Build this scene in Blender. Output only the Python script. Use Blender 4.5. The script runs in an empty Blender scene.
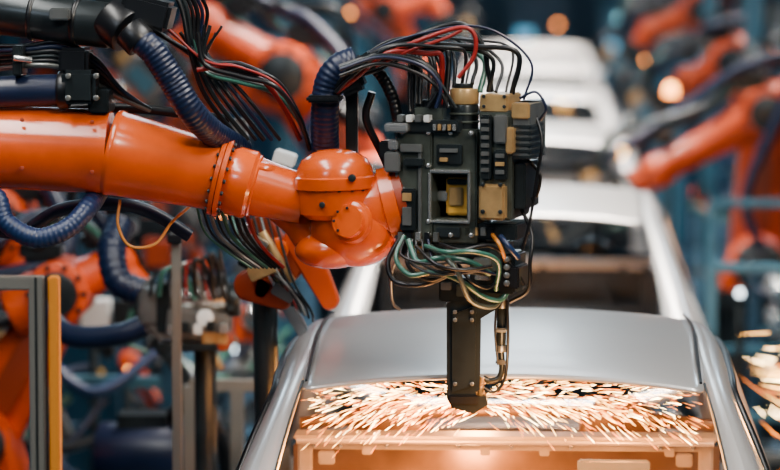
import bpy, bmesh, math, random
from mathutils import Vector, Matrix, Euler
random.seed(7)
# ------------------------------------------------------------ camera
CAM=Vector((0,-9,3.2)); F=3165.0
PITCH=math.atan(295/F); YAW=math.atan(150*math.cos(PITCH)/F)
ROT=Euler((math.pi/2-PITCH,0,YAW))
cam=bpy.data.cameras.new('camera'); co=bpy.data.objects.new('camera',cam)
bpy.context.collection.objects.link(co); co.location=CAM; co.rotation_euler=ROT
cam.sensor_width=36; cam.lens=F/780*36; cam.clip_end=200
cam.dof.use_dof=True; cam.dof.focus_distance=9.0; cam.dof.aperture_fstop=1.9; cam.dof.aperture_blades=0
bpy.context.scene.camera=co
RM=ROT.to_matrix()
def pt(u,v,Y):
    """metric position on the vertical plane at world Y, from measured plan coordinates"""
    d=RM@Vector(((u-390)/F,-(v-235)/F,-1)); t=(Y-CAM.y)/d.y
    return CAM+d*t
# ------------------------------------------------------------ materials
def mat(name,col,rough=.5,metal=0,coat=0,var=0.0,scale=8,emit=None,es=0,bump=0,spec=.5):
    m=bpy.data.materials.new(name); m.use_nodes=True; nt=m.node_tree; b=nt.nodes['Principled BSDF']
    b.inputs['Base Color'].default_value=(*col,1); b.inputs['Roughness'].default_value=rough
    b.inputs['Metallic'].default_value=metal; b.inputs['Coat Weight'].default_value=coat
    b.inputs['Coat Roughness'].default_value=.12; b.inputs['Specular IOR Level'].default_value=spec
    if var>0 or bump>0:
        tc=nt.nodes.new('ShaderNodeTexCoord'); n=nt.nodes.new('ShaderNodeTexNoise')
        n.inputs['Scale'].default_value=scale; n.inputs['Detail'].default_value=6
        nt.links.new(tc.outputs['Object'],n.inputs['Vector'])
        if var>0:
            r=nt.nodes.new('ShaderNodeValToRGB')
            r.color_ramp.elements[0].position=.32; r.color_ramp.elements[1].position=.62
            r.color_ramp.elements[0].color=(*[c*(1-var) for c in col],1); r.color_ramp.elements[1].color=(*col,1)
            nt.links.new(n.outputs['Fac'],r.inputs['Fac']); nt.links.new(r.outputs['Color'],b.inputs['Base Color'])
        if bump>0:
            bp=nt.nodes.new('ShaderNodeBump'); bp.inputs['Strength'].default_value=bump; bp.inputs['Distance'].default_value=.01
            nt.links.new(n.outputs['Fac'],bp.inputs['Height']); nt.links.new(bp.outputs['Normal'],b.inputs['Normal'])
    if emit: b.inputs['Emission Color'].default_value=(*emit,1); b.inputs['Emission Strength'].default_value=es
    return m
ORANGE=mat('orange_paint',(.74,.092,.0015),.24,0,.5,.32,5)
ORANGE_BG=mat('orange_paint_worn',(.76,.075,.003),.42,0,.15,.45,3)
ORDARK=mat('orange_dark_casting',(.26,.028,.002),.45)
BLACK=mat('black_rubber',(.004,.005,.007),.34)
DARK=mat('dark_steel',(.022,.030,.034),.30,.4,0,.4,12)
GREEN=mat('grey_green_casting',(.115,.135,.115),.32,.55,0,.5,14)
GREY=mat('grey_aluminium',(.30,.31,.30),.30,.75,0,.35,10)
STEEL=mat('bright_steel',(.66,.66,.64),.26,.85)
TAN=mat('brass_plate',(.60,.38,.16),.34,.5,0,.35,15)
YEL=mat('yellow_block',(.80,.42,.05),.4,.1)
NAVY=mat('navy_hose',(.004,.011,.040),.38,0,.05)
BLUEH=mat('blue_hose',(.005,.022,.08),.40,0,.1)
TEAL=mat('green_hose',(.03,.12,.09),.3,0,.3)
RED=mat('red_cable',(.26,.010,.008),.4)
WHITE=mat('white_plastic',(.66,.68,.68),.4)
AMBER=mat('amber_cable',(.6,.22,.03),.4)
PAINT=mat('body_sheet_metal',(.58,.565,.56),.30,.55,.3,.05,3)
PAINT_IN=mat('glow_toned_metal',(.62,.50,.40),.32,.6,0,.3,7)  # warm tint puts the weld glow into the near car's inner metal
PAINT_DK=mat('shade_toned_metal',(.016,.036,.055),.30,.3,.2,.3,5)  # cabin shade put into the colour of the same sheet metal
BROWN=mat('shade_toned_panel',(.26,.15,.09),.35,.5,0,.4,6)  # dim brown behind the sparks, with the shade in the colour
FENCE=mat('fence_aluminium',(.30,.29,.26),.4,.6)
FYEL=mat('fence_yellow_paint',(.66,.23,.015),.45)
BLUEP=mat('blue_steel_paint',(.006,.052,.10),.45,.1,0,.3,3)
LBLUE=mat('light_blue_paint',(.04,.15,.22),.45,.1,0,.3,3)
SPARKW=mat('spark_core',(1,.8,.5),.5,emit=(1,.66,.26),es=70)
SPARK=mat('spark_glow',(1,.5,.1),.5,emit=(1,.46,.09),es=30)
SPARKO=mat('spark_glow_deep',(1,.3,.05),.5,emit=(1,.24,.015),es=10)
LAMPW=mat('lamp_diffuser',(1,1,1),.5,emit=(.75,.90,1),es=7)
LAMPO=mat('lamp_amber',(1,.5,.1),.5,emit=(1,.28,.05),es=13)
LAMPC=mat('screen_cyan',(.3,.8,.9),.5,emit=(.12,.45,.75),es=1.2)
# ------------------------------------------------------------ mesh builder
class MB:
    def __init__(s): s.v=[];s.f=[];s.m=[];s.mats=[];s.xf=None
    def mi(s,m):
        if m not in s.mats: s.mats.append(m)
        return s.mats.index(m)
    def add(s,vs,fs,m):
        o=len(s.v); k=s.mi(m)
        for v in vs:
            v=Vector(v); s.v.append(s.xf@v if s.xf else v)
        for f in fs: s.f.append([o+i for i in f]); s.m.append(k)
    def box(s,c,size,m,rot=None,bev=.004):
        c=Vector(c); bm=bmesh.new(); bmesh.ops.create_cube(bm,size=1)
        for v in bm.verts: v.co=Vector((v.co.x*size[0],v.co.y*size[1],v.co.z*size[2]))
        bev=min(bev,min(size)*.3)
        if bev>0: bmesh.ops.bevel(bm,geom=bm.edges[:],offset=bev,segments=2,affect='EDGES')
        bm.verts.index_update()
        M=(rot.to_matrix() if isinstance(rot,Euler) else rot) if rot else Matrix.Identity(3)
        s.add([c+M@v.co for v in bm.verts],[[v.index for v in f.verts] for f in bm.faces],m); bm.free()
    def lathe(s,p0,p1,prof,m,seg=40,cap=True):
        """prof: (t along p0..p1 , radius)"""
        p0=Vector(p0);p1=Vector(p1); a=(p1-p0).normalized()
        x=a.cross(Vector((0,0,1)));
        if x.length<.1: x=a.cross(Vector((0,1,0)))
        x.normalize(); y=a.cross(x)
        vs=[];fs=[]
        for t,r in prof:
            c=p0.lerp(p1,t)
            for i in range(seg):
                th=2*math.pi*i/seg; vs.append(c+(x*math.cos(th)+y*math.sin(th))*max(r,1e-4))
        n=len(prof)
        for j in range(n-1):
            for i in range(seg):
                k=(i+1)%seg; fs.append([j*seg+i,j*seg+k,(j+1)*seg+k,(j+1)*seg+i])
        if cap:
            fs.append([i for i in range(seg)][::-1]); fs.append([(n-1)*seg+i for i in range(seg)])
        s.add(vs,fs,m)
    def cyl(s,p0,p1,r,m,r1=None,seg=28,ch=.12):
        r1=r if r1 is None else r1; L=(Vector(p1)-Vector(p0)).length; c=min(.3,ch*min(r,r1)/max(L,1e-5))
        s.lathe(p0,p1,[(0,r*(1-ch)),(c*.3,r*(1-ch*.3)),(c,r),(1-c,r1),(1-c*.3,r1*(1-ch*.3)),(1,r1*(1-ch))],m,seg)
    def ell(s,c,rad,m,rot=None,seg=32,ring=18):
        vs=[];fs=[]; c=Vector(c); M=rot.to_matrix() if rot else Matrix.Identity(3)
        for j in range(ring+1):
            ph=math.pi*j/ring
            for i in range(seg):
                th=2*math.pi*i/seg
                vs.append(c+M@Vector((rad[0]*math.sin(ph)*math.cos(th),rad[1]*math.sin(ph)*math.sin(th),rad[2]*math.cos(ph))))
        for j in range(ring):
            for i in range(seg):
                k=(i+1)%seg; fs.append([j*seg+i,(j+1)*seg+i,(j+1)*seg+k,j*seg+k])
        s.add(vs,fs,m)
    def tube(s,pts,r,m,seg=10,sub=8,corr=0,smooth=True,pitch=.014):
        pts=[Vector(p) for p in pts]
        if smooth and len(pts)>2:
            P=[pts[0]*2-pts[1]]+pts+[pts[-1]*2-pts[-2]]; out=[]
            for i in range(1,len(P)-2):
                a,b,c,d=P[i-1:i+3]
                L=(c-b).length; n=max(sub,int(L/pitch*4)) if corr else sub
                for k in range(n):
                    t=k/n
                    out.append(.5*((2*b)+(c-a)*t+(2*a-5*b+4*c-d)*t*t+(3*b-a-3*c+d)*t**3))
            out.append(pts[-1])
        else: out=pts
        tan=[(out[min(i+1,len(out)-1)]-out[max(i-1,0)]).normalized() for i in range(len(out))]
        x=tan[0].cross(Vector((0,1,0)))
        if x.length<.05: x=tan[0].cross(Vector((0,0,1)))
        x.normalize(); vs=[];fs=[];acc=0
        for i,p in enumerate(out):
            if i: acc+=(p-out[i-1]).length
            x=(x-tan[i]*x.dot(tan[i])); x.normalize(); y=tan[i].cross(x)
            rr=r*(1+corr*math.sin(2*math.pi*acc/pitch)) if corr else r
            for k in range(seg):
                th=2*math.pi*k/seg; vs.append(p+(x*math.cos(th)+y*math.sin(th))*rr)
        for i in range(len(out)-1):
            for k in range(seg):
                l=(k+1)%seg; fs.append([i*seg+k,i*seg+l,(i+1)*seg+l,(i+1)*seg+k])
        fs.append(list(range(seg))[::-1]); fs.append([(len(out)-1)*seg+k for k in range(seg)])
        s.add(vs,fs,m)
    def link(s,p0,p1,r0,r1,n,t,m,seg=14):
        """flat arm link: rounded ends, thickness t along n"""
        p0=Vector(p0);p1=Vector(p1);n=Vector(n).normalized();a=(p1-p0).normalized()
        n=(n-a*n.dot(a)).normalized(); b=n.cross(a); out=[]
        for i in range(seg+1):
            th=math.pi/2+math.pi*i/seg; out.append((p0,r0,a*math.cos(th)+b*math.sin(th)))
        for i in range(seg+1):
            th=-math.pi/2+math.pi*i/seg; out.append((p1,r1,a*math.cos(th)+b*math.sin(th)))
        N=len(out); vs=[];fs=[]
        for k,(h,sc) in enumerate([(-.5,.82),(-.42,.95),(-.3,1),(.3,1),(.42,.95),(.5,.82)]):
            for c,r,d in out: vs.append(c+d*r*sc+n*t*h)
        for k in range(5):
            for i in range(N):
                j=(i+1)%N; fs.append([k*N+i,k*N+j,(k+1)*N+j,(k+1)*N+i])
        fs.append(list(range(N))[::-1]); fs.append([5*N+i for i in range(N)])
        s.add(vs,fs,m)
    def prism(s,poly,m,ax=Vector((0,1,0)),t=.05):
        vs=[Vector(p)-ax*t/2 for p in poly]+[Vector(p)+ax*t/2 for p in poly]; N=len(poly)
        s.add(vs,[list(range(N)),[N+i for i in range(N)][::-1]]+[[(i+1)%N,i,N+i,N+(i+1)%N] for i in range(N)],m)
    def bolts(s,c,ax,R,n,r,m,h=.008,ph=0):
        c=Vector(c);ax=Vector(ax).normalized(); x=ax.cross(Vector((0,0,1)))
        if x.length<.1: x=ax.cross(Vector((0,1,0)))
        x.normalize(); y=ax.cross(x)
        for i in range(n):
            th=2*math.pi*i/n+ph; p=c+(x*math.cos(th)+y*math.sin(th))*R
            s.cyl(p-ax*h*.5,p+ax*h,r,m,seg=6)
    def make(s,name,parent=None,org=None,mods=None,ang=38,smooth=True):
        o0=Vector(org) if org is not None else (parent.location if parent else Vector((0,0,0)))
        me=bpy.data.meshes.new(name); me.from_pydata([v-o0 for v in s.v],[],s.f)
        for m in s.mats: me.materials.append(m)
        for p,k in zip(me.polygons,s.m): p.material_index=k; p.use_smooth=smooth
        me.validate(); me.update()
        bm=bmesh.new(); bm.from_mesh(me); bmesh.ops.recalc_face_normals(bm,faces=bm.faces[:]); bm.to_mesh(me); bm.free()
        if smooth: me.set_sharp_from_angle(angle=math.radians(ang))
        ob=bpy.data.objects.new(name,me); bpy.context.collection.objects.link(ob)
        if parent: ob.parent=parent
        else: ob.location=o0
        return ob
def empty(name,loc):
    e=bpy.data.objects.new(name,None); e.location=loc; e.empty_display_size=.2
    bpy.context.collection.objects.link(e); return e
# ------------------------------------------------------------ hall
def noise_mat(name,c1,c2,scale,rough,metal=0,brick=None):
    m=bpy.data.materials.new(name); m.use_nodes=True; nt=m.node_tree; b=nt.nodes['Principled BSDF']
    tc=nt.nodes.new('ShaderNodeTexCoord'); n=nt.nodes.new('ShaderNodeTexNoise'); n.inputs['Scale'].default_value=scale
    n.inputs['Detail'].default_value=5; r=nt.nodes.new('ShaderNodeValToRGB')
    r.color_ramp.elements[0].color=(*c1,1); r.color_ramp.elements[1].color=(*c2,1)
    r.color_ramp.elements[0].position=.35; r.color_ramp.elements[1].position=.65
    nt.links.new(tc.outputs['Object'],n.inputs['Vector']); nt.links.new(n.outputs['Fac'],r.inputs['Fac'])
    nt.links.new(r.outputs['Color'],b.inputs['Base Color'])
    b.inputs['Roughness'].default_value=rough; b.inputs['Metallic'].default_value=metal
    return m
FLOORM=noise_mat('painted_concrete',(.005,.022,.042),(.011,.036,.062),1.2,.35)
WALLM=noise_mat('wall_cladding',(.005,.035,.07),(.012,.06,.10),.8,.6)
CEILM=noise_mat('ceiling_sheet',(.02,.03,.04),(.04,.055,.07),.6,.8)
def slab(name,c,s,m):
    b=MB(); b.box(c,s,m,bev=0); return b.make(name,org=c)
slab('floor',(0,11,-.05),(18,50,.1),FLOORM)
slab('wall_back',(0,35.1,3.6),(18,.2,7.2),WALLM)
slab('wall_left',(-9.1,11,3.6),(.2,50,7.2),WALLM)
slab('wall_right',(9.1,11,3.6),(.2,50,7.2),WALLM)
slab('ceiling',(0,11,7.25),(18,50,.1),CEILM)
def area(name,loc,sx,sy,power,col,rot=(0,0,0),spread=180):
    l=bpy.data.lights.new(name,'AREA'); l.shape='RECTANGLE'; l.size=sx; l.size_y=sy; l.energy=power; l.color=col; l.spread=math.radians(spread)
    o=bpy.data.objects.new(name,l); o.location=loc; o.rotation_euler=rot; bpy.context.collection.objects.link(o); return o
for i,(x,y,p,sp) in enumerate([(-2.2,-2,170,150),(1.6,-1,210,150),(-.1,5.8,350,62),(-.1,11.2,420,58),(-.1,16.6,480,58),(-.1,22,560,58),(-.1,27.4,600,58),(-4.6,9,95,160),(4.2,12,140,160),(-4.6,20,150,160),(4.2,24,180,160)]):
    e=empty('high_bay_lamp',(x,y,6.6)); b=MB()
    b.box((x,y,6.62),(1.1,4.2,.1),GREY); b.box((x,y,6.56),(1.0,4.1,.03),LAMPW)
    for dy in(-1.6,1.6):
        b.cyl((x,y+dy,6.66),(x,y+dy,7.2),.012,DARK,seg=8)
    b.make('housing',e)
    l=area('tube_light',(0,0,-.1),.7,4,p,(1,.90,.79) if abs(x)<3 else (.42,.72,1),spread=sp); l.parent=e
# ------------------------------------------------------------ car bodies
def loft_rows(b,rows,m,flip=False):
    n=len(rows[0]); vs=[p for r in rows for p in r]; fs=[]
    for i in range(len(rows)-1):
        for j in range(n-1):
            fs.append([i*n+j,i*n+j+1,(i+1)*n+j+1,(i+1)*n+j])
    b.add(vs,fs,m)
ST=[ # y-stations: inner, mid, outer, side
 ((.655,-.95,1.47),(.73,-.95,1.52),(.82,-.88,1.49),(.875,-.45,1.40)),
 ((.625,-.55,1.685),(.675,-.55,1.72),(.755,-.50,1.695),(.79,-.12,1.58)),
 ((.595,-.25,1.84),(.63,-.25,1.865),(.685,-.22,1.84),(.715,.03,1.77)),
 ((.570,-.02,1.937),(.600,-.02,1.957),(.645,0,1.932),(.665,.15,1.887)),
 ((.575,.30,1.979),(.605,.3,1.987),(.645,.3,1.962),(.665,.32,1.917)),
 ((.59,.9,1.989),(.615,.9,1.996),(.658,.9,1.969),(.675,.9,1.922)),
 ((.585,1.45,1.962),(.61,1.45,1.966),(.652,1.43,1.936),(.67,1.4,1.89)),
 ((.61,1.9,1.80),(.645,1.9,1.81),(.69,1.87,1.78),(.71,1.83,1.74)),
 ((.70,2.55,1.43),(.74,2.55,1.44),(.80,2.5,1.41),(.82,2.45,1.37))]
def car(y0,first=False):
    X0=-.1; e=empty('car_body',(X0,y0,.55))
    T=lambda x,y,z:Vector((X0+x,y0+y,z))
    INN=PAINT_IN if first else PAINT_DK; BAR=PAINT_IN if first else PAINT  # near car gets glow-tinted metal, others shade-dark metal with a bright bar
    def fin(b,name,th,sub):
        o=b.make(name,e,ang=50)
        if sub:
            m=o.modifiers.new('sub','SUBSURF'); m.levels=sub; m.render_levels=sub
        if th:
            m=o.modifiers.new('sol','SOLIDIFY'); m.thickness=th; m.offset=-1
        return o
    b=MB(); rows=[]
    ys=[-.03,0,.15,.35,.6,.85,1.1,1.3,1.45,1.52]; zc=[1.958,1.972,1.996,2.012,2.021,2.024,2.019,2.004,1.984,1.965]
    for y,z in zip(ys,zc):
        hw=.572+.02*math.sin(math.pi*max(0,min(1,y/1.5))); r=[]
        for k in range(17):
            u=-1+k/8; zz=z-.030*u*u-.006*u**8
            r.append(T(hw*u,y-.05*u*u*(1 if y<.1 else 0),zz))
        rows.append(r)
    loft_rows(b,rows,PAINT); fin(b,'roof_panel',.008,1)
    b=MB()
    for y in(.1,.5,.95,1.4): b.tube([T(-.57,y,1.92),T(-.3,y,1.95),T(0,y,1.955),T(.3,y,1.95),T(.57,y,1.92)],.02,INN,seg=6)
    fin(b,'roof_bows',0,0)
    for s in(-1,1):
        b=MB(); rows=[[T(s*p[0],p[1],p[2]) for p in st] for st in ST]
        loft_rows(b,rows,PAINT); fin(b,'side_frame',.02,2)
        b=MB(); b.tube([T(s*(st[3][0]+.006),st[3][1],st[3][2]-.006) for st in ST],.014,BLACK,seg=8,sub=6); 
        b.tube([T(s*(st[0][0]+.004),st[0][1]-.004,st[0][2]+.004) for st in ST[:4]],.004,DARK,seg=6,sub=6)
        b.tube([T(s*(st[0][0]-.006),st[0][1],st[0][2]+.004) for st in ST[3:7]],.0045,BLACK,seg=6,sub=6)
        fin(b,'door_seal',0,0)
        b=MB(); b.prism([T(s*.672,.78,1.92),T(s*.672,.90,1.92),T(s*.86,.98,1.40),T(s*.86,.78,1.40)],PAINT,Vector((1,0,0)),.04); fin(b,'b_pillar',0,0)
        b=MB(); rows=[]; N=60
        for i in range(N+1):
            y=-1.12+i*4.5/N; tail=max(0,(-.7-y)/.45); nose=max(0,(y-2.7)/.7)
            inx=.10*tail**2+.22*nose**2; low=.62
            for yc in(-.35,2.6):
                if abs(y-yc)<.37: low=max(low,.62+math.sqrt(.37**2-(y-yc)**2)-.02)
            belt=1.42-.10*max(0,(y-2.3))-.02*tail
            zs=[belt,belt-.04,belt-.13,(belt-.13+low)/2+.05,low+.06,low]
            ws=[.84,.875,.905,.90,.885,.86]
            rows.append([T(s*(w-inx),y,z) for w,z in zip(ws,zs)])
        loft_rows(b,rows,PAINT); fin(b,'side_panel',.012,1)
    # rear bulkhead: open frame with parcel bar on top
    b=MB(); yb=.55; zb=1.698
    b.box(T(0,yb-.02,zb),(1.28,.12,.014),BAR,bev=.006)
    b.tube([T(-.63,yb-.08,zb-.010),T(0,yb-.09,zb-.008),T(.63,yb-.08,zb-.010)],.009,BAR)
    b.box(T(0,yb+.0,zb-.028),(1.26,.02,.036),BAR,bev=.002)
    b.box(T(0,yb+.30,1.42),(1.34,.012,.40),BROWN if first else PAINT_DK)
    for x in(-.61,.61): b.box(T(x,yb,1.46),(.045,.03,.46),INN,bev=.006)
    for x,r in((-.52,.5),(-.30,-.35),(.05,.35),(.45,-.5)): b.box(T(x,yb+.01,1.47),(.022,.02,.22),INN,Euler((0,r,0)),.006)
    b.box(T(.33,yb-.03,1.607),(.22,.02,.046),STEEL if first else PAINT_DK,bev=.006)
    b.box(T(-.545,yb+.0,1.625),(.05,.03,.04),INN); b.box(T(.545,yb+.0,1.625),(.05,.03,.04),INN)
    b.box(T(0,yb+.01,1.46),(1.25,.02,.04),INN); b.box(T(0,yb,1.27),(1.4,.03,.09),INN)
    for x in(-.58,-.5,-.36,-.14,.02,.2,.47,.57): b.cyl(T(x,yb-.03,zb-.03),T(x,yb-.005,zb-.03),.007,STEEL,seg=10)
    for x in(-.42,-.06,.12,.5): b.box(T(x,yb-.015,zb-.045),(.03,.02,.03),INN,bev=.003)
    fin(b,'rear_bulkhead',0,0)
    b=MB()
    b.box(T(0,-.1,.70),(1.5,2.0,.03),INN); b.box(T(0,1.6,.66),(1.6,1.7,.03),INN)
    b.box(T(0,1.4,.74),(.3,1.9,.14),INN,bev=.04)
    for s in(-1,1):
        b.ell(T(s*.70,-.35,.85),(.16,.36,.33),INN); b.box(T(s*.80,.9,.70),(.12,2.4,.14),INN,bev=.02)
        b.box(T(s*.5,2.9,.85),(.10,1.1,.12),INN,bev=.02)
    fin(b,'floor_pan',0,0)
    b=MB(); b.box(T(0,2.45,1.20),(1.5,.06,.36),PAINT_DK,bev=.02); b.tube([T(-.78,2.25,1.38),T(0,2.12,1.42),T(.78,2.25,1.38)],.04,PAINT_DK)
    for x in(-.38,.36):
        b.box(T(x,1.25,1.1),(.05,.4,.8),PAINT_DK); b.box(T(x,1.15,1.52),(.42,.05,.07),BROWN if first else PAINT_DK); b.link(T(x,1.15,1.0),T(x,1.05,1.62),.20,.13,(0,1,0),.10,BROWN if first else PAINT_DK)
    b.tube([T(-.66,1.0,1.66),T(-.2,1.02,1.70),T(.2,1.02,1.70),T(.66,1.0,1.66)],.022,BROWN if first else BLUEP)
    fin(b,'cabin_structure',0,0)
    b=MB(); rows=[]
    for y,z in((2.5,1.425),(2.8,1.40),(3.1,1.35),(3.3,1.27),(3.38,1.16)):
        rows.append([T((.80-.2*max(0,(y-2.7)))*u,y-.10*u*u*(y-2.5),z-.05*u*u) for u in[-1+k/5 for k in range(11)]])
    loft_rows(b,rows,PAINT if not first else BROWN); fin(b,'hood',.01,1)  # near hood takes the shade-toned brown instead of bare metal
    b=MB(); b.box(T(0,-1.08,1.0),(1.42,.05,.42),PAINT,bev=.03); b.tube([T(-.68,-1.12,.78),T(0,-1.17,.78),T(.68,-1.12,.78)],.05,PAINT)
    b.tube([T(-.78,-1.0,1.33),T(-.4,-1.08,1.24),T(.4,-1.08,1.24),T(.78,-1.0,1.33)],.03,PAINT)
    b.box(T(0,3.32,.95),(1.1,.06,.30),PAINT,bev=.02)
    fin(b,'end_panels',0,0)
    b=MB(); 
    for s in(-1,1):
        b.box(T(s*.45,1.1,.52),(.10,4.3,.10),BLUEP); 
        for y in(-.7,.5,1.7,2.9): b.box(T(s*.45,y,.605),(.08,.08,.09),YEL)
    for y in(-.8,1.1,3.0): b.box(T(0,y,.52),(.9,.08,.07),BLUEP)
    fin(b,'skid',0,0)
for i in range(6): car(5.35*i,i==0)
e=empty('roller_conveyor',(-.1,13.5,0)); b=MB()
for s in(-1,1):
    b.box((-.1+s*.45,13.5,.36),(.12,36,.16),LBLUE)
    for k in range(19): b.box((-.1+s*.45,-3.8+k*1.92,.14),(.10,.10,.28),BLUEP)
for k in range(62): b.cyl((-.5,-3.8+k*.57,.42),(.3,-3.8+k*.57,.42),.045,STEEL,seg=12)
b.make('conveyor_bed',e)
# ------------------------------------------------------------ robots
def spot_gun(b,w,d,up,s=1.0):
    """C-type spot welding gun hanging at w, pointing along d"""
    w=Vector(w);d=Vector(d).normalized();up=Vector(up);up=(up-d*up.dot(d)).normalized();n=d.cross(up)
    M=Matrix((d,n,up)).transposed()
    B=lambda x,y,z,sx,sy,sz,m,bv=.01:b.box(w+(d*x+n*y+up*z)*s,(sx*s,sy*s,sz*s),m,M,bv)
    B(.10,0,0,.16,.22,.24,DARK); B(.24,0,.03,.16,.2,.26,GREY); B(.22,.0,.19,.12,.12,.08,TAN)
    B(.24,.11,.03,.10,.02,.16,DARK); B(.24,-.11,.03,.10,.02,.16,LBLUE)
    b.cyl(w+(d*.34+up*.08)*s,w+(d*.56+up*.08)*s,.045*s,STEEL)
    b.link(w+(d*.30-up*.12)*s,w+(d*.66-up*.14)*s,.05*s,.03*s,n,.06*s,DARK)
    b.link(w+(d*.66-up*.14)*s,w+(d*.66-up*.02)*s,.03*s,.018*s,n,.04*s,TAN)
    b.cyl(w+(d*.56+up*.08)*s,w+(d*.66+up*.06)*s,.02*s,TAN)
    b.tube([w+(d*.05+up*.1)*s,w+(d*.1+up*.3)*s,w+(d*.25+up*.32+n*.05)*s,w+(d*.32+up*.15+n*.08)*s],.018*s,BLACK)
    b.tube([w+(d*.05-up*.1+n*.1)*s,w+(d*.15-up*.25+n*.1)*s,w+(d*.3-up*.2+n*.08)*s],.014*s,TEAL)
def robot(base,sh,el,wr,tip,mt=ORANGE_BG,name='welding_robot',fore=True,sc=1.0,n=None):
    base=Vector((base[0],base[1],0)); sh,el,wr,tip=[Vector(p) for p in(sh,el,wr,tip)]
    e=empty(name,base)
    a1=(el-sh).normalized(); a2=(wr-el).normalized()
    n=Vector(n)
    b=MB(); z=sh.z
    b.box(base+Vector((0,0,.04)),(.8*sc,.8*sc,.08),DARK); 
    b.lathe(base+Vector((0,0,.08)),base+Vector((0,0,max(.4,z-.25))),[(0,.36*sc),(.1,.36*sc),(.15,.3*sc),(.6,.27*sc),(.8,.3*sc),(1,.3*sc)],DARK)
    b.bolts(base+Vector((0,0,.09)),(0,0,1),.33*sc,12,.02,DARK)
    b.make('base',e)
    b=MB(); tb=base+Vector((0,0,max(.4,z-.25)))
    b.lathe(tb,tb+Vector((0,0,.1)),[(0,.33*sc),(1,.33*sc)],DARK)
    b.link(tb+Vector((0,0,.15)),sh,.25*sc,.20*sc,n,.40*sc,mt)
    b.cyl(sh-n*.26*sc,sh+n*.34*sc,.17*sc,DARK); b.cyl(sh+n*.34*sc,sh+n*.56*sc,.11*sc,BLACK); b.bolts(sh+n*.34*sc,n,.14*sc,8,.014,STEEL)
    b.make('turret',e)
    b=MB(); b.link(sh-n*.05,el-n*.05,.19*sc,.145*sc,n,.20*sc,mt); b.cyl(sh-n*.2*sc,sh-n*.32*sc,.13*sc,DARK)
    m0=sh.lerp(el,.5); b.link(sh.lerp(el,.25)+n*.06*sc,sh.lerp(el,.78)+n*.06*sc,.075*sc,.06*sc,n,.02,ORDARK)
    b.make('lower_arm',e)
    if fore:
        b=MB(); b.cyl(el-n*.20*sc,el+n*.2*sc,.17*sc,mt); b.cyl(el+n*.2*sc,el+n*.27*sc,.12*sc,DARK); b.bolts(el+n*.2*sc,n,.145*sc,10,.012,DARK)
        back=el-a2*.32*sc
        b.lathe(back,wr,[(0,.10*sc),(.05,.15*sc),(.3,.17*sc),(.42,.15*sc),(.5,.125*sc),(.9,.10*sc),(.92,.115*sc),(.98,.115*sc),(1,.09*sc)],mt)
        up=n.cross(a2).normalized()
        if up.z<0: up=-up
        for k in(-1,0,1): b.cyl(back-a2*.2*sc+n*.08*k+up*.03*(k==0),back+a2*.02+n*.08*k+up*.03*(k==0),.045*sc,BLACK,seg=14)
        b.make('forearm',e)
        b=MB(); d=(tip-wr).normalized()
        b.ell(wr,(.12*sc,)*3,mt); b.cyl(wr,wr+d*.17*sc,.09*sc,mt); b.cyl(wr+d*.17*sc,wr+d*.20*sc,.1*sc,DARK)
        b.make('wrist',e)
        b=MB(); spot_gun(b,wr+d*.2*sc,d,up,.9*sc); b.make('spot_weld_gun',e)
        b=MB()
        b.tube([sh+n*.3+a1*.1,m0+n*.3-Vector((.1,0,0)),el+up*.18+n*.28-a2*.3,el+up*.3+n*.1,el.lerp(wr,.5)+up*.26,wr+up*.22,wr+d*.25+up*.2],.035*sc,NAVY,corr=.05,pitch=.03)
        b.box(el+up*.24*sc,(.22*sc,.2*sc,.12*sc),DARK,bev=.02); b.box(el.lerp(wr,.8)+up*.17*sc,(.12*sc,.16*sc,.1*sc),BLACK,bev=.02)
        for k in range(6):
            q=Vector([random.uniform(-.06,.06) for _ in range(3)])
            b.tube([el-a2*.4+q,el+up*(.24+.03*k)-a2*.1+q,el.lerp(wr,.4)+up*.2+q*1.5,wr+up*.28+q*2,wr+d*.2+up*.3+q,wr+d*.35+up*.1],.012,[BLACK,BLACK,TEAL,BLACK,BLACK,DARK][k])
        b.make('hose_package',e)
    return e,n
def bgrobot(Y,sh,el,wr,tip,sc=1.0,basedx=0,n=(0,-1,0)):
    P=[pt(*p,Y) for p in (sh,el,wr,tip)]
    robot((P[0].x+basedx,P[0].y),*P,sc=sc,n=n)
bgrobot(4.0,(-75,350),(-8,222),(-60,160),(-110,190))
bgrobot(3.0,(-20,440),(62,290),(118,262),(150,300),sc=.72)
bgrobot(7.0,(375,190),(285,75),(205,25),(170,60))
bgrobot(10.,(757,262),(765,112),(655,172),(620,190),sc=.9)
bgrobot(15.,(795,150),(730,62),(690,80),(655,110))
bgrobot(20.,(765,110),(700,10),(650,30),(625,60))
bgrobot(12.,(130,190),(225,75),(300,110),(340,140))
bgrobot(13.,(20,150),(70,60),(130,100),(160,130))
bgrobot(22.,(420,80),(385,10),(430,0),(450,30))
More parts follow.
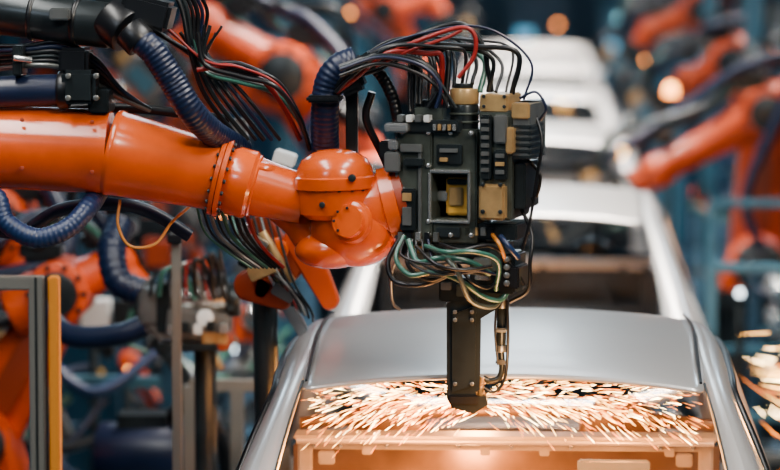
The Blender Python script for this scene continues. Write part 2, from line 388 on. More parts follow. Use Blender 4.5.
# ---- background equipment
def cabinet(x,y,h,m,w=.8,lit=0):
    e=empty('control_cabinet',(x,y,0)); b=MB()
    b.box((x,y,h/2+.05),(w,.5,h-.1),m,bev=.015); b.box((x,y,.05),(w*.95,.45,.1),DARK)
    b.box((x-w*.25,y-.26,h/2+.05),(w*.46,.02,h-.25),m); b.box((x+w*.25,y-.26,h/2+.05),(w*.46,.02,h-.25),m)
    b.box((x+w*.05,y-.28,h*.5),(.03,.03,.16),STEEL); b.box((x-w*.25,y-.275,h*.75),(.22,.01,.14),LAMPC if lit else WHITE)
    b.cyl((x+w*.3,y-.26,h*.8),(x+w*.3,y-.30,h*.8),.03,LAMPO if lit else YEL,seg=12)
    b.make('cabinet_shell',e)
for x,y,h,m,l in[(-3.3,7.2,1.5,BLUEP,1),(-2.5,7.4,1.2,BLUEP,0),(-3.3,10.5,1.9,BLUEP,0),(-4.4,13,2.2,BLUEP,1),(-3.0,17,2.2,BLUEP,1),(-2.2,24,2.4,LBLUE,1),(-4.5,24,2.3,BLUEP,1),(-3.4,29,2.5,BLUEP,0),
                 (2.2,17,2.1,BLUEP,1),(2.3,23,2.3,BLUEP,1),(2.0,29,2.4,BLUEP,1),(2.9,31,2.4,GREY,1),(-1.4,31,2.3,BLUEP,1),(-2.6,33,2.5,LBLUE,1),(1.2,33,2.4,LBLUE,1),(0,33.5,2.6,BLUEP,1),(-5.6,31,2.4,BLUEP,1)]:
    cabinet(x,y,h,m,lit=l)
def frame(x0,x1,y,h,m):
    e=empty('steel_gantry',((x0+x1)/2,y,0)); b=MB()
    for x in(x0,x1):
        b.box((x,y,h/2),(.12,.12,h),m); b.box((x,y,.02),(.25,.25,.04),DARK)
        b.box((x,y-.08,h*.55),(.16,.06,.3),GREY); b.tube([(x,y-.1,h*.9),(x+.1,y-.15,h*.7),(x,y-.12,h*.5)],.02,BLACK)
    b.box(((x0+x1)/2,y,h-.06),(x1-x0,.12,.12),m); b.box(((x0+x1)/2,y,h-.4),(x1-x0,.08,.08),m)
    n=int((x1-x0)/.5)
    for i in range(n): b.box((x0+(i+.5)*(x1-x0)/n,y,h-.23),(.04,.04,.3),m)
    b.make('gantry_frame',e)
for y in(12.6,18,24,28.5): frame(-1.75,1.45,y,4.2,LBLUE)
frame(-5.2,-2.3,15,3.0,BLUEP); frame(-5.2,-2.0,20.4,3.1,LBLUE); frame(1.9,4.5,21,3.1,LBLUE); frame(-6,-2.5,27,3.2,LBLUE)
def rack(x,y,w,h,seed):
    rnd=random.Random(seed); e=empty('fixture_rack',(x,y,0)); b=MB()
    for dx in(-w/2,w/2): b.box((x+dx,y,h/2),(.07,.07,h),BLUEP)
    for k in range(4): b.box((x,y,h*(.25+.25*k)-.03),(w,.06,.05),[GREY,BLUEP,LBLUE,BLUEP][k])
    for k in range(9):
        dx=rnd.uniform(-.42,.42)*w; z=h*rnd.uniform(.3,.95)
        t=rnd.random()
        if t<.35: b.cyl((x+dx,y-.1,z),(x+dx+rnd.uniform(-.1,.1),y-.25,z-.05),.06,rnd.choice([STEEL,DARK,GREY]))
        elif t<.7: b.box((x+dx,y-.1,z),(rnd.uniform(.08,.2),.12,rnd.uniform(.06,.16)),rnd.choice([DARK,GREY,LBLUE,WHITE,ORANGE_BG,BLUEP]))
        else: b.link((x+dx,y-.1,z),(x+dx+.12,y-.1,z-.2),.05,.03,(0,1,0),.06,rnd.choice([TAN,DARK,GREY,ORANGE_BG]))
    for k in range(8):
        z=h*rnd.uniform(.5,.98); a=rnd.uniform(-.5,0)*w; c=rnd.uniform(.1,.5)*w
        b.tube([(x+a,y-.12,z),(x+(a+c)/2,y-.25,z-.25*rnd.random()-.1),(x+c,y-.12,z-.05)],rnd.uniform(.012,.025),rnd.choice([BLACK,BLUEH,NAVY,TEAL]))
    b.make('rack_frame',e)
rack(-2.15,4.6,1.1,1.75,1); rack(-1.65,6.4,.9,1.55,2); rack(-2.6,5.6,1.0,1.9,3); rack(1.45,8.6,.5,1.4,5); rack(1.75,11.5,.9,1.8,6); rack(-2.0,9.0,1.2,1.9,8); rack(1.6,16.8,.8,2.1,9); rack(-3.4,4.7,1.0,1.5,11)
def beacon(p,m,r=.05):
    p=Vector(p); e=empty('beacon_lamp',(p.x,p.y,0)); b=MB()
    b.cyl((p.x,p.y,0),(p.x,p.y,p.z-.06),.02,DARK,seg=12); b.cyl((p.x,p.y,p.z-.06),p,r*.9,DARK,seg=16)
    b.lathe(p,p+Vector((0,0,r*2)),[(0,r),(.4,r),(.75,r*.8),(.92,r*.5),(1,r*.1)],m,16); b.cyl((p.x,p.y,0),(p.x,p.y,.03),.12,DARK); b.make('lamp_post',e)
for u,v,Y,m,r in[(671,96,12,LAMPO,.045),(740,296,7.4,LAMPW,.018),(620,22,24,LAMPC,.04),(150,120,18,LAMPC,.04),(773,50,17,LAMPO,.02),(705,52,22,LAMPO,.02),(730,22,24,LAMPO,.022),(645,62,21,LAMPO,.016),(236,352,7,LAMPW,.014),
               (700,20,24,LAMPC,.04),(22,110,16,LAMPC,.04),(94,330,5.5,LAMPO,.014),(128,372,6,LAMPO,.012),(222,215,9,LAMPO,.016),(350,15,19,LAMPO,.02)]:
    beacon(pt(u,v,Y),m,r)
# guard rails
def rail(pts_top,Y,name='guard_rail',m=FENCE,mid=True):
    p0=pt(*pts_top[0],Y);p1=pt(*pts_top[1],Y); z=p0.z; e=empty(name,((p0.x+p1.x)/2,Y,0)); b=MB()
    b.box(((p0.x+p1.x)/2,Y,z),(abs(p1.x-p0.x),.045,.045),m)
    if mid: b.box(((p0.x+p1.x)/2,Y,z*.55),(abs(p1.x-p0.x),.04,.04),m)
    n=3
    for i in range(n):
        x=p0.x+(p1.x-p0.x)*i/(n-1); b.box((x,Y,z/2),(.05,.05,z),m); b.box((x,Y,.01),(.16,.16,.02),DARK)
    b.make('rails',e)
rail([(190,385),(284,383)],2.7); rail([(712,203),(900,203)],8.2,m=LBLUE); rail([(712,268),(900,268)],6.3,m=LBLUE)
p=pt(176,232,1.4); e=empty('fence_post',(p.x,1.4,0)); b=MB(); b.box((p.x,1.4,p.z/2),(.030,.04,p.z),FENCE); b.box((p.x,1.4,.01),(.16,.16,.02),DARK)
b.box((p.x,1.37,p.z-.02),(.05,.03,.03),BLACK); b.make('post',e)
Yf=-.95; q=pt(40,276,Yf); e=empty('safety_fence',(q.x,Yf,0)); b=MB()
b.box((q.x-.008,Yf,q.z/2),(.04,.04,q.z),FENCE); b.box((q.x+.036,Yf,q.z/2),(.028,.04,q.z),FYEL)
b.box((q.x+.018,Yf-.021,q.z/2),(.006,.004,q.z),BLACK); b.box((q.x-.008,Yf-.021,q.z/2),(.006,.004,q.z),DARK)
b.box((q.x-1.2,Yf,q.z-.018),(2.36,.036,.036),FENCE); b.box((q.x-1.2,Yf,.2),(2.36,.036,.036),FENCE)
b.box((q.x-2.4,Yf,q.z/2),(.04,.04,q.z),FENCE)
for x in(q.x,q.x-2.4): b.box((x,Yf,.01),(.18,.18,.02),DARK)
for z in(.6,1.4): b.box((q.x+.02,Yf-.03,z),(.09,.03,.05),DARK)
b.make('fence_frame',e)
# ------------------------------------------------------------ MAIN ROBOT
Y0=-.10; S=8.9/F
P=lambda u,v,w=0.0: pt(u,v,Y0+w)
el=P(-95,142); sh=Vector((el.x-.35,Y0+.05,1.15))
mr,_=robot((sh.x,sh.y),sh,el,P(200,172),P(300,190),mt=ORANGE,fore=False,n=(0,-1,0))
px=lambda n:n*S
b=MB(); b.cyl(el-Vector((0,.26,0)),el+Vector((0,.26,0)),.21,ORANGE)
A=P(-110,142);Bp=P(110,152); C=P(236,181)
b.lathe(A,Bp,[(0,px(30)),(.04,px(40)),(.5,px(42)),(.9,px(42.5)),(1,px(42.5))],ORANGE,56)
D=P(216,176)
b.lathe(Bp,D,[(0,px(42.5)),(.03,px(44)),(.06,px(44)),(.09,px(42.5)),(.35,px(41)),(.8,px(36.5)),(.93,px(36)),(1,px(36))],ORANGE,56)
ax=(C-D).normalized()
b.lathe(D,D+ax*px(11),[(0,px(35)),(.06,px(40)),(.45,px(40.5)),(.5,px(38)),(.55,px(40.5)),(.94,px(40)),(1,px(37))],ORANGE,56)
b.bolts(D+ax*px(11),ax,px(36),18,px(2.4),DARK,h=px(2.5)); b.bolts(D,-ax,px(37.5),18,px(2.0),DARK,h=px(2))
E=D+ax*px(11)
b.lathe(E,P(305,200),[(0,px(31)),(.1,px(35)),(.3,px(35)),(.34,px(32)),(.36,px(32)),(.38,px(30)),(.6,px(28)),(.85,px(26)),(1,px(25))],ORANGE,48)
b.ell(P(262,168,-.03),(px(16),px(12),px(7)),ORANGE,Euler((0,.25,0)))
for u,v in((22,120),(22,168),(92,122),(92,172)): b.cyl(P(u,v,-px(38)),P(u,v,-px(41)-.004),px(2.2),ORDARK,seg=10)
b.make('forearm',mr)
b=MB()
for k in range(3): b.cyl(el-Vector((.55,0,-.1*(k-1))),el-Vector((.1,0,-.1*(k-1))),.06,BLACK)
b.make('axis_motors',mr)
b=MB()
c0=P(336,218,-.03); c1=P(334,149,-.03)
b.lathe(c0,c1,[(0,px(30)),(.08,px(37)),(.28,px(38)),(.42,px(38)),(.44,px(41)),(.60,px(41)),(.62,px(39)),(.72,px(38)),(.85,px(33)),(.95,px(22)),(.985,px(15)),(1,px(6))],ORANGE,56)
b.bolts(P(335,187,-.03),(0,0,1),px(38.5),18,px(2),DARK,h=px(4))
b.ell(P(354,230,-.01),(px(45),px(42),px(37)),ORANGE,Euler((0,.2,0)))
b.ell(P(333,249,.0),(px(39),px(36),px(20)),ORANGE,Euler((0,-.05,0)))
b.tube([P(278,205,.05),P(298,222,.03),P(312,240,.02),P(335,249,.0)],px(17),ORANGE,seg=24)
b.lathe(P(350,216,0),P(400,203,0),[(0,px(34)),(.4,px(37)),(.7,px(36)),(.72,px(39)),(.98,px(39)),(1,px(36))],ORANGE,56)
b.lathe(P(399,203,0),P(409,200,0),[(0,px(36)),(.1,px(38)),(.9,px(38)),(1,px(34))],ORDARK,48)
b.bolts(P(400,203,0),(-1,0,.25),px(35),12,px(2.2),DARK)
b.lathe(P(352,222,-.11),P(347,221,-.145),[(0,px(22)),(.5,px(20)),(.6,px(17)),(1,px(16))],ORANGE,36); b.bolts(P(347,221,-.143),(0,-1,0),px(13),8,px(1.6),DARK,h=px(1.5))
b.cyl(P(352,178,-.12),P(352,178,-.145),px(4),DARK); b.cyl(P(322,205,-.128),P(322,205,-.142),px(3),DARK)
b.make('wrist',mr)
# tool carrier
b=MB(); cc=P(458,180); b.xf=Matrix.Translation(cc)@Matrix.Rotation(math.radians(-13),4,'Z')@Matrix.Translation(-cc)
def R(u0,v0,u1,v1,w0,w1,m,bv=.004):
    a=P(u0,v0);c=P(u1,v1); b.box(((a.x+c.x)/2,Y0+(w0+w1)/2,(a.z+c.z)/2),(abs(c.x-a.x),w1-w0,abs(a.z-c.z)),m,bev=bv)
R(394,160,412,238,-.09,.09,DARK); R(388,176,396,228,-.06,.06,GREY)
R(406,128,441,240,-.11,.08,GREEN); R(441,128,486,172,-.10,.08,GREEN); R(441,216,486,240,-.10,.08,GREEN); R(476,170,486,218,-.10,.08,GREEN)
R(438,170,478,218,.05,.08,BLACK); R(450,176,474,214,-.05,.055,YEL,.006); R(441,190,451,200,-.05,.03,STEEL); R(454,186,468,204,-.06,-.045,TAN,.003); R(452,178,472,183,-.06,-.04,DARK,.002)
for u,v in((410,133),(410,235),(481,133),(481,235),(437,133),(437,235),(437,166),(437,222),(460,133),(460,235)):
    b.cyl(P(u,v,-.100),P(u,v,-.118),px(2.4),STEEL,seg=8)
R(439,167,480,170.5,-.112,-.09,STEEL,.002); R(439,217,480,220,-.112,-.09,STEEL,.002); R(438,170,440.5,218,-.116,-.09,STEEL,.002); R(478,170,480.5,218,-.112,-.09,STEEL,.002)
R(405,126,442,128.5,-.114,.08,STEEL,.002); R(404,128,406,240,-.112,.07,GREY,.002); R(428,150,431,240,-.118,-.10,GREY,.001)
R(410,142,432,150,-.125,-.10,GREY,.002); R(414,156,434,164,-.13,-.10,DARK,.003); R(411,186,426,228,-.135,-.10,DARK,.004); R(414,190,423,198,-.142,-.13,TAN,.001); R(414,204,423,222,-.142,-.13,GREY,.001)
R(446,142,472,162,-.112,-.09,DARK,.003); R(450,146,468,150,-.12,-.11,GREY,.001); R(450,155,458,159,-.12,-.11,TAN,.001); R(446,224,470,234,-.112,-.09,DARK,.002)
R(404,118,470,131,-.12,.10,DARK); R(420,106,450,120,-.08,.05,GREEN); R(396,121,420,130,-.15,-.05,STEEL); R(394,150,410,170,-.13,-.06,GREY); R(398,138,408,148,-.13,-.06,STEEL); R(384,140,398,158,-.08,.0,DARK)
for k in range(5): R(421+k*6,99,425+k*6,108,-.07,-.02,BLACK,.002)
for k in range(4): R(408+k*9,113,414+k*9,120,-.135,-.10,WHITE if k%2 else GREY,.002)
for k in range(5): R(444+k*5,122,447+k*5,128,-.13,-.11,TAN if k%2 else STEEL,.001)
b.cyl(P(468,150,-.04),P(468,104,-.04),px(14),DARK); b.cyl(P(468,104,-.04),P(468,88,-.04),px(14.5),TAN); b.cyl(P(468,88,-.04),P(468,83,-.04),px(9),DARK)
for v in(112,120,128,136): b.lathe(P(468,v,-.04),P(468,v+3,-.04),[(0,px(14)),(.3,px(15.5)),(.7,px(15.5)),(1,px(14))],GREEN)
R(490,108,522,216,-.11,.12,GREEN); R(490,92,518,110,-.11,.06,TAN); R(492,180,518,215,-.145,-.105,TAN,.006)
R(493,112,503,176,-.135,-.105,DARK); R(506,112,519,140,-.13,-.105,GREY); R(506,146,519,176,-.13,-.105,DARK)
R(522,100,540,156,-.10,.10,GREY); R(522,100,540,116,-.11,.03,TAN); R(522,160,534,206,-.08,.09,DARK); R(518,124,526,150,-.13,-.08,TAN)
for k in range(6): R(522,122+k*6,542,125+k*6,-.105,.05,DARK,.001)
for u,v in((496,184),(514,184),(496,211),(514,211)): b.cyl(P(u,v,-.143),P(u,v,-.153),px(2.2),DARK,seg=8)
for u,v in((494,96),(515,96),(494,106),(515,106)): b.cyl(P(u,v,-.108),P(u,v,-.116),px(1.8),DARK,seg=8)
for k in range(7): R(494,116+k*8,502,120+k*8,-.142,-.132,GREY,.001)
for k in range(3): R(508,150+k*8,517,154+k*8,-.137,-.125,TAN if k==1 else GREY,.001)
R(404,240,500,254,-.09,.09,DARK); R(412,250,440,262,-.1,-.02,GREY); R(470,220,526,236,-.09,.07,DARK); R(452,236,492,262,-.06,.07,DARK)
R(420,243,430,250,-.11,-.08,TAN,.002); R(486,240,510,268,-.09,.06,GREEN)
for k in range(5): R(408+k*9,229,413+k*9,238,-.128,-.10,[GREY,BLACK,STEEL,BLACK,GREY][k],.001)
for k in range(4): R(474+k*8,224,479+k*8,232,-.10,-.085,[STEEL,TAN,GREY,BLACK][k],.001)
R(476,250,522,290,-.07,.07,DARK,.006); R(506,262,528,284,-.09,.03,BLACK); R(482,254,500,262,-.10,-.06,GREY); R(484,270,498,276,-.10,-.06,STEEL,.002); R(510,250,520,262,-.06,.02,GREY)
for v in(258,266,274,282): b.cyl(P(516,v,-.07),P(516,v,-.10),px(3),GREY,seg=10)
R(443,276,482,300,-.05,.05,DARK); R(446,280,456,288,-.065,-.045,GREY,.002); R(462,282,474,294,-.065,-.045,GREEN,.002)
b.xf=None
b.make('tool_carrier',mr)
b=MB()
b.prism([P(*q) for q in[(447,302),(482,288),(497,262),(509,262),(509,290),(500,306),(481,317),(480,388),(476,390),(476,396),(486,394),(488,403),(474,412),(452,406),(447,396)]],DARK,t=.07)
b.prism([P(u,v,-.038) for u,v in[(452,314),(476,306),(475,385),(452,392)]],DARK,t=.01)
for v in(312,320,384): 
    for u in(455,472): b.cyl(P(u,v,-.035),P(u,v,-.05),px(2.2),GREY,seg=8)
b.box(P(464,398,-.0),(px(30),.085,px(10)),BLACK); b.cyl(P(481,398),P(481,386),px(3.5),TAN); b.cyl(P(481,386),P(481,380),px(2.2),TAN)
b.cyl(P(502,290),P(502,308),px(6),GREY); b.cyl(P(502,306),P(501,345),px(5),DARK); b.cyl(P(501,345),P(501,352),px(6),GREY)
b.tube([P(501,350),P(502,368),P(499,378),P(490,381),P(483,378)],px(3.2),DARK,seg=12); b.cyl(P(483,377),P(482,384),px(3.4),TAN)
b.tube([P(507,300,-.02),P(508,340,-.02),P(505,378,-.02),P(494,392,-.02),P(484,388,-.02)],px(1.6),BLACK); b.tube([P(497,300,-.03),P(495,330,-.03),P(498,365,-.03)],px(1.2),BLACK)
b.box(P(501,330,-.02),(px(12),.03,px(4)),GREY); b.box(P(501,362,-.01),(px(11),.03,px(5)),BLACK)
b.make('welding_electrode_arms',mr)
b=MB()
def H(pts,r,m,**k): b.tube([P(*(p if len(p)==3 else (*p,-.15))) for p in pts],px(r),m,**k)
H([(408,240,-.12),(418,262,-.16),(440,258,-.18),(470,262,-.17),(490,274,-.14)],3.0,TEAL,seg=12)
H([(404,236,-.1),(396,258,-.14),(410,275,-.17),(436,272,-.18),(462,282,-.16),(482,296,-.12),(500,300,-.1),(510,288,-.08)],2.6,TEAL,seg=12)
H([(425,246,-.12),(445,252,-.2),(475,252,-.2),(498,262,-.16),(496,290,-.1)],2.4,TEAL,seg=12)
H([(400,238,-.08),(388,262,-.1),(396,282,-.12),(425,284,-.14),(455,272,-.12)],2.6,BLACK)
H([(412,240,-.1),(408,265,-.15),(430,280,-.15),(456,268,-.13)],2.2,BLACK)
H([(430,246,-.13),(455,268,-.2),(470,300,-.15),(492,307,-.1),(503,296,-.08)],2.6,GREEN)
H([(440,244,-.13),(460,250,-.2),(490,246,-.16),(510,262,-.12),(524,285,-.1)],2,BLACK)
H([(416,246,-.13),(436,264,-.2),(464,270,-.2),(492,266,-.16)],1.8,BLACK); H([(450,250,-.13),(468,278,-.18),(486,288,-.14),(500,280,-.1)],1.8,BLACK)
for k in range(5):
    j=random.uniform(-8,8)
    H([(404+k*6,240,-.11),(402+k*8,258+j*.6,-.16),(430+k*6,268+j,-.19),(462+k*4,266+j,-.18),(484+k*3,272+j*.5,-.13)],random.choice([1.1,1.4]),[BLACK,DARK,BLACK,BLACK,NAVY][k])
H([(520,206,-.05),(532,235,-.08),(530,262,-.1),(528,290,-.08),(510,302,-.06)],2,BLACK)
H([(405,248,-.05),(392,270,-.05),(392,300,-.03),(400,310,-.02)],1.6,GREY)
H([(500,236,-.12),(508,246,-.14),(518,258,-.12)],3,BLUEH); H([(492,234,-.12),(500,246,-.15),(506,262,-.12)],2.0,AMBER)
ends=[(410,112),(420,104),(428,101),(434,101),(440,101),(446,102),(452,108),(462,84),(472,84),(480,92),(496,92),(506,92),(412,122),(524,100),(416,104),(432,101),(466,84),(488,92),(440,104),(512,94)]
cols=[BLACK,BLACK,DARK,BLACK,BLACK,BLACK,BLACK,BLACK,BLACK,TEAL,BLACK,BLACK,BLACK,NAVY,BLACK,BLACK,DARK,BLACK,RED,BLACK]
for i,(eu,ev) in enumerate(ends):
    w=-.12+.24*random.random(); t=min(1,max(0,(eu-410)/110))
    H([(332+random.uniform(-6,6),92,w*.4),(352,78-8*t+random.uniform(-5,5),w*.7),(385+12*t,62-22*t+random.uniform(-6,8),w),(eu*.5+205+12*t,46-12*t+random.uniform(-8,12),w),(eu+6*t,62-8*t+random.uniform(-8,8),w*.6-.03),(eu,ev,-.06)],random.choice([1.3,1.8,2.2,2.8]),cols[i])
for k in range(9):
    j=random.uniform(-6,6); w=random.uniform(-.14,.05)
    H([(340,70+j,w),(380,58+j,w),(420,66+j*1.5,w),(440,86+j,w),(428+4*k,108,w)],random.choice([1.3,1.8,2.4]),[BLACK,BLACK,NAVY,BLACK,GREY,BLACK,BLACK,DARK,BLACK][k])
H([(372,60,-.05),(415,42,-.1),(458,28,-.1),(474,34,-.1),(474,56,-.1),(458,78,-.1)],2.2,RED,seg=12)
H([(376,66,-.05),(412,50,-.1),(446,38,-.1),(462,30,-.1)],1.8,RED)
H([(372,55,-.02),(415,36,-.05),(460,24,-.05),(482,44,-.05),(488,70,-.05),(492,92,-.05)],2.6,BLACK,seg=12)
H([(540,120,-.05),(546,108,-.08),(536,92,-.08),(520,98,-.06)],1.5,NAVY)
H([(528,160,-.05),(540,175,-.08),(536,196,-.06),(524,200,-.05)],1.8,BLACK); H([(534,110,-.05),(542,140,-.1),(538,170,-.1),(530,220,-.08),(522,250,-.08)],1.6,BLACK)
H([(326,172,.10),(325,140,.04),(325,110,.0),(328,84,-.01),(338,68,-.01),(356,60,.0)],14,NAVY,seg=28,corr=.03,pitch=.014)
H([(356,60,.0),(378,72,.02),(392,96,.02),(398,120,.02),(404,150,.04)],6,BLACK,seg=16,corr=.05,pitch=.014)
H([(372,92,.05),(366,118,.06),(380,150,.08),(392,176,.08)],4,BLACK)
for k in range(13):
    j=random.uniform(-10,10); w=random.uniform(-.02,.12)
    H([(150+6*k,30+j,w),(205,62+j,w),(240,66+j+k,w),(275,84+j,w),(298,115+j*.5,w+.04),(310,150,w+.08)],random.choice([1.4,2,2.6]),[BLACK,BLACK,DARK,RED,BLACK,BLACK,GREY,TEAL,BLACK,BLACK,DARK,BLACK,BLACK][k])
for k in range(6):
    H([(168+k*4,-20,.02*k),(182+k*5,10,.03*k),(190+k*3,50,.03*k),(205+8*k,95,.05),(240+8*k,140,.1)],random.choice([2,2.6,3]),[BLACK,DARK,BLACK,BLACK,NAVY,BLACK][k])
H([(134,36,-.16),(152,50,-.17),(172,80,-.16),(192,112,-.14),(214,134,-.05),(240,150,.12)],13.5,NAVY,seg=32,corr=.032,pitch=.013)
H([(197,70,.0),(230,66,.0),(262,80,.02),(284,108,.05),(300,140,.1)],2.6,RED)
H([(-40,200,-.1),(-6,196,-.12),(6,222,-.14),(36,238,-.14),(68,228,-.12),(90,205,-.06),(100,190,.1)],10,BLUEH,seg=24,corr=.035,pitch=.014)
H([(-30,225,.2),(20,232,.2),(60,210,.2),(110,204,.18),(150,212,.2),(190,236,.22)],7,NAVY,seg=20)
H([(120,200,.0),(118,225,-.02),(130,246,-.02),(155,244,0),(172,222,.05),(190,206,.12)],1.6,AMBER)
H([(-20,130,.05),(60,110,.12),(120,108,.14),(170,112,.14),(230,120,.14)],5,BLACK,seg=12)
for k in range(9): H([(196+k*6,205,.1),(205+k*6,232,.12),(225+k*5,250,.14),(252+k*4,268,.15)],random.choice([1.4,2]),[TEAL,BLACK,GREY,BLACK,TEAL,BLACK,BLACK,DARK,RED][k])
b.make('hose_package',mr)
b=MB()
b.cyl(P(-60,4,.0),P(112,26,-.06),px(23),DARK,seg=36); b.cyl(P(108,18,-.07),P(128,32,-.1),px(23),BLACK,seg=32)
for t in(.35,.55,.8):
    a=P(-60,4,.0).lerp(P(112,26,-.06),t); d=(P(112,26,-.06)-P(-60,4,0)).normalized(); b.cyl(a-d*px(3),a+d*px(3),px(25),BLACK,seg=32)
b.cyl(P(-60,94,-.05),P(60,90,-.05),px(16),NAVY,seg=32); b.cyl(P(58,90,-.05),P(70,90,-.05),px(19),BLACK)
b.box(P(82,86,-.03),(px(34),.16,px(34)),DARK,bev=.012); b.box(P(76,60,-.02),(px(30),.12,px(26)),BLACK,bev=.01); b.box(P(102,100,0),(px(20),.14,px(24)),DARK)
b.box(P(148,12,-.04),(px(50),.16,px(30)),BLACK,Euler((0,.25,0)),.012); b.box(P(128,-4,0),(px(60),.1,px(24)),DARK)
b.cyl(P(128,30,-.15),P(142,44,-.16),px(17),BLACK,seg=28)
for u,v in((68,76),(68,98),(96,76),(96,98)): b.cyl(P(u,v,-.11),P(u,v,-.125),px(3),GREY,seg=8)
for k in range(6):
    b.tube([P(-40,44+k*6,-.02+.02*k),P(20,46+k*4,-.04),P(60,42+k*5,-.05),P(95,58+k*5,-.02),P(120,88+k*2,.06),P(150,110,.12)],px(2.2+.4*(k%3)),[BLACK,NAVY,BLACK,DARK,BLACK,GREY][k])
b.box(P(20,60,-.06),(px(10),.1,px(30)),DARK); b.cyl(P(14,58,-.12),P(32,60,-.12),px(3),STEEL)
b.box(P(60,14,-.13),(px(20),.03,px(12)),GREY); b.box(P(348,76,.02),(px(28),.12,px(36)),BLACK,Euler((0,-.4,0)),.012)
b.box(P(362,62,-.03),(px(26),.12,px(12)),DARK,Euler((0,-.6,0)),.006); b.box(P(325,98,.0),(px(34),.15,px(7)),BLACK,bev=.008)
b.box(P(100,125,.16),(px(20),.1,px(60)),DARK); b.box(P(352,120,.10),(px(12),.04,px(90)),DARK)
b.make('dress_pack_bracket',mr)
# secondary gun fixture behind the wrist
e=empty('weld_gun_stand',(P(270,0,.9).x,Y0+.9,0)); b=MB(); Q=lambda u,v,w=0:P(u,v,.9+w)
b.cyl(Vector((Q(265,300).x,Y0+1.15,0)),Q(265,300,.25),.04,DARK); b.cyl(Vector((Q(265,300).x,Y0+1.15,0)),Vector((Q(265,300).x,Y0+1.15,.04)),.2,DARK)
b.box(Q(268,262,.08),(px(56),.26,px(26)),DARK,Euler((0,.5,0)))
b.link(Q(246,232),Q(302,330),.028,.018,(0,1,0),.06,STEEL); b.link(Q(262,226),Q(290,268),.04,.04,(0,1,0),.10,ORDARK)
b.link(Q(276,250,-.05),Q(262,290,-.05),.04,.025,(0,1,0),.05,ORANGE); b.link(Q(300,240,-.02),Q(330,300,-.02),.05,.03,(0,1,0),.07,ORANGE_BG)
b.link(Q(250,285,-.05),Q(282,300,-.05),.05,.03,(0,1,0),.05,ORDARK)
b.cyl(Q(250,238,-.06),Q(278,288,-.06),.018,STEEL); b.cyl(Q(262,232,-.08),Q(292,282,-.08),.014,TAN)
b.box(Q(262,270,-.1),(px(30),.06,px(16)),TAN,Euler((0,-.4,0))); b.box(Q(284,292,-.06),(px(26),.06,px(14)),GREY,Euler((0,.5,0))); b.box(Q(256,246,-.12),(px(22),.05,px(20)),GREY,Euler((0,.5,0)))
b.box(Q(285,158,.05),(px(24),.1,px(14)),WHITE,Euler((0,.3,0))); b.box(Q(240,132,.1),(px(16),.1,px(30)),GREY); b.tube([Q(285,155,.1),Q(262,200,.15),Q(265,262,.15)],.02,DARK)
for k in range(8): b.tube([Q(225+k*7,215,-.05),Q(236+k*8,250+4*k,-.1),Q(262+k*7,262+7*k,-.1),Q(285+k*4,300+3*k,-.05)],px(1.3+.3*(k%3)),[BLACK,TEAL,BLACK,RED,BLACK,GREY,BLACK,DARK][k])
b.make('gun_stand_assembly',e)
# servo gun on a pedestal, mid distance left
Yg=2.0; G=lambda u,v,w=0:pt(u,v,Yg+w); g=11/F
e=empty('servo_gun_pedestal',(G(205,0).x,Yg,0)); b=MB()
b.cyl(Vector((G(205,0).x,Yg,0)),G(205,345),.04,DARK); b.cyl(Vector((G(205,0).x,Yg,0)),Vector((G(205,0).x,Yg,.04)),.16,DARK)
b.box(G(200,322),(g*62,.2,g*30),GREY,Euler((0,.12,0)),.01); b.box(G(150,305),(g*18,.18,g*36),GREY,bev=.01); b.box(G(166,306),(g*14,.16,g*50),DARK)
b.cyl(G(172,300),G(228,298),.05,STEEL); b.cyl(G(228,300,-.02),G(240,300,-.02),.06,DARK); b.cyl(G(205,318,-.12),G(205,318,-.06),.03,WHITE); b.cyl(G(222,340,-.1),G(222,340,.02),.04,ORDARK)
b.box(G(215,338,-.08),(g*26,.05,g*12),TAN); b.link(G(180,290),G(222,280),.03,.02,(0,1,0),.05,DARK); b.box(G(190,345,-.05),(g*60,.14,g*8),DARK)
for k in range(5): b.box(G(172+k*13,330-3*k%5,-.12),(g*8,.04,g*10),[STEEL,DARK,WHITE,DARK,STEEL][k],bev=.003)
b.tube([G(140,292,-.05),G(118,280,-.05),G(112,250,0),G(120,225,.1)],.05,NAVY,seg=20,corr=.05,pitch=.03); b.tube([G(145,325,-.05),G(118,335,-.05),G(70,335,0),G(40,310,.1)],.04,NAVY,seg=20)
for k in range(9): b.tube([G(150+k*9,296,-.1),G(155+k*8,276-k*3,-.12),G(175+k*6,268,-.1),G(190+k*5,300,-.1)],g*(1.5+k%2),[BLACK,TEAL,BLACK,GREY,RED,BLACK,BLACK,BLACK,DARK][k])
b.make('servo_gun',e)
Yg=3.4; e=empty('welding_transformer',(G(145,0).x,Yg,0)); b=MB(); c=G(145,452)
b.box((c.x,Yg,.1),(.5,.5,.2),DARK); b.cyl((c.x,Yg,.2),(c.x,Yg,c.z-.1),.07,DARK); b.cyl(c-Vector((.18,0,0)),c+Vector((.16,-.05,0)),.12,NAVY); b.cyl(c+Vector((.16,-.05,0)),c+Vector((.2,-.06,0)),.09,BLUEH)
b.box(c+Vector((0,0,.13)),(.2,.16,.06),DARK); b.tube([c+Vector((.1,0,.14)),c+Vector((.2,-.1,.2)),c+Vector((.32,-.05,.02)),c+Vector((.3,0,-.4))],.03,BLACK)
b.make('transformer',e)
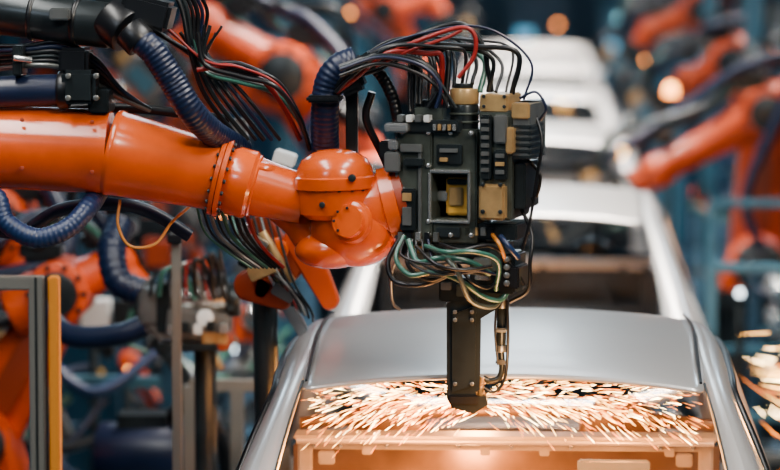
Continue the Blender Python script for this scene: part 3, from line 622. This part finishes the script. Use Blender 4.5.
# ------------------------------------------------------------ sparks
def spark_mesh(name,specs,org):
    b=MB()
    for c,d,L,r,m in specs:
        d=d.normalized(); x=d.cross(Vector((0,0,1))).normalized() if abs(d.z)<.95 else Vector((1,0,0)); y=d.cross(x)
        vs=[c-d*L*.5,c+x*r+d*L*.3,c+y*r+d*L*.3,c-x*r+d*L*.3,c-y*r+d*L*.3,c+d*L*.5]
        b.add(vs,[[0,1,2],[0,2,3],[0,3,4],[0,4,1],[5,2,1],[5,3,2],[5,4,3],[5,1,4]],m)
    return b.make(name,org=org,smooth=False)
def smat():
    t=random.random(); return SPARKW if t<.22 else (SPARK if t<.62 else SPARKO)
tipw=P(478,388,.05); sp=[]
while len(sp)<1300:
    left=random.random()<.58
    s=(.03+random.random()**.95*(.68 if left else .62))
    a=math.radians(random.gauss(180,20) if left else random.gauss(0,20))
    hgt=random.gauss(-.15,.85)
    c=Vector((tipw.x+math.cos(a)*s, Y0+.12+random.uniform(.05,.5), 1.850+hgt*.060*(.6+s*1.0)-.07*s*s))
    if not(-.68<c.x<.48) or c.z>1.935 or c.z<1.71: continue
    d=Vector((math.cos(a),.3*random.random(),hgt*.5-.12-.6*s*random.random()))
    sp.append((c,d,random.uniform(.006,.055)*(1 if random.random()<.8 else 1.6),random.uniform(.00035,.00095),smat()))
spark_mesh('welding_sparks',sp,tipw)
sp=[]; src=pt(690,352,2.4)
while len(sp)<330:
    s=random.random()**.8; a=math.radians(random.gauss(-16,15)); r=.10+s*.9
    c=src+Vector((math.cos(a)*r,random.uniform(-.6,.5),math.sin(a)*r-.06*s*s))
    if c.x<.80: continue
    sp.append((c,Vector((math.cos(a),.15,math.sin(a)-.12*s)),random.uniform(.03,.16),random.uniform(.0006,.0014),smat()))
spark_mesh('welding_sparks',sp,src)
for u,v,Y,n,rr in((566,101,17.2,22,.045),(624,152,9.6,7,.015)):  # small sliver clusters stand in for amber points of light down the line
    c0=pt(u,v,Y); spark_mesh('welding_sparks',[(c0+Vector([random.gauss(0,rr) for _ in range(3)]),Vector([random.gauss(0,1) for _ in range(3)]),random.uniform(.02,.05),.002,SPARK) for _ in range(n)],c0)
def plight(name,loc,p,col,r=.06):
    l=bpy.data.lights.new(name,'POINT'); l.energy=p; l.color=col; l.shadow_soft_size=r
    o=bpy.data.objects.new(name,l); o.location=loc; bpy.context.collection.objects.link(o)
OC=(1,.38,.09)
plight('weld_flash_and_fill',(tipw.x-.1,.10,1.80),26,OC); plight('weld_flash_and_fill',(-.45,.15,1.77),18,OC); plight('weld_flash_and_fill',(.25,.15,1.77),18,OC); plight('weld_flash_and_fill',(-.2,1.3,1.84),24,OC); plight('weld_flash_and_fill',(-.1,-.35,1.74),12,OC)  # flash at the gun tip first, then added warm fills around the cabin
plight('weld_flash_and_fill',(-.2,.72,1.60),14,OC); plight('weld_flash_and_fill',(tipw.x+.12,-.28,2.02),5,(1,.5,.2),.05)  # added glow behind the bulkhead and outside to warm the roof edge
plight('weld_flash_and_fill',(1.15,3.0,1.55),50,OC,.1); plight('weld_flash_and_fill',(-.3,14.9,1.75),8,OC,.08)
area('front_lamp',(2.6,-5.5,6.2),1.0,.8,300,(1,.88,.72),(math.radians(42),0,math.radians(22)))
area('front_lamp',(-3.4,-6.0,5.6),1.0,.8,60,(.75,.86,1),(math.radians(50),0,math.radians(-25)))
w=bpy.data.worlds.new('hall_ambient'); bpy.context.scene.world=w; w.use_nodes=True
w.node_tree.nodes['Background'].inputs[0].default_value=(.12,.34,.55,1); w.node_tree.nodes['Background'].inputs[1].default_value=.10
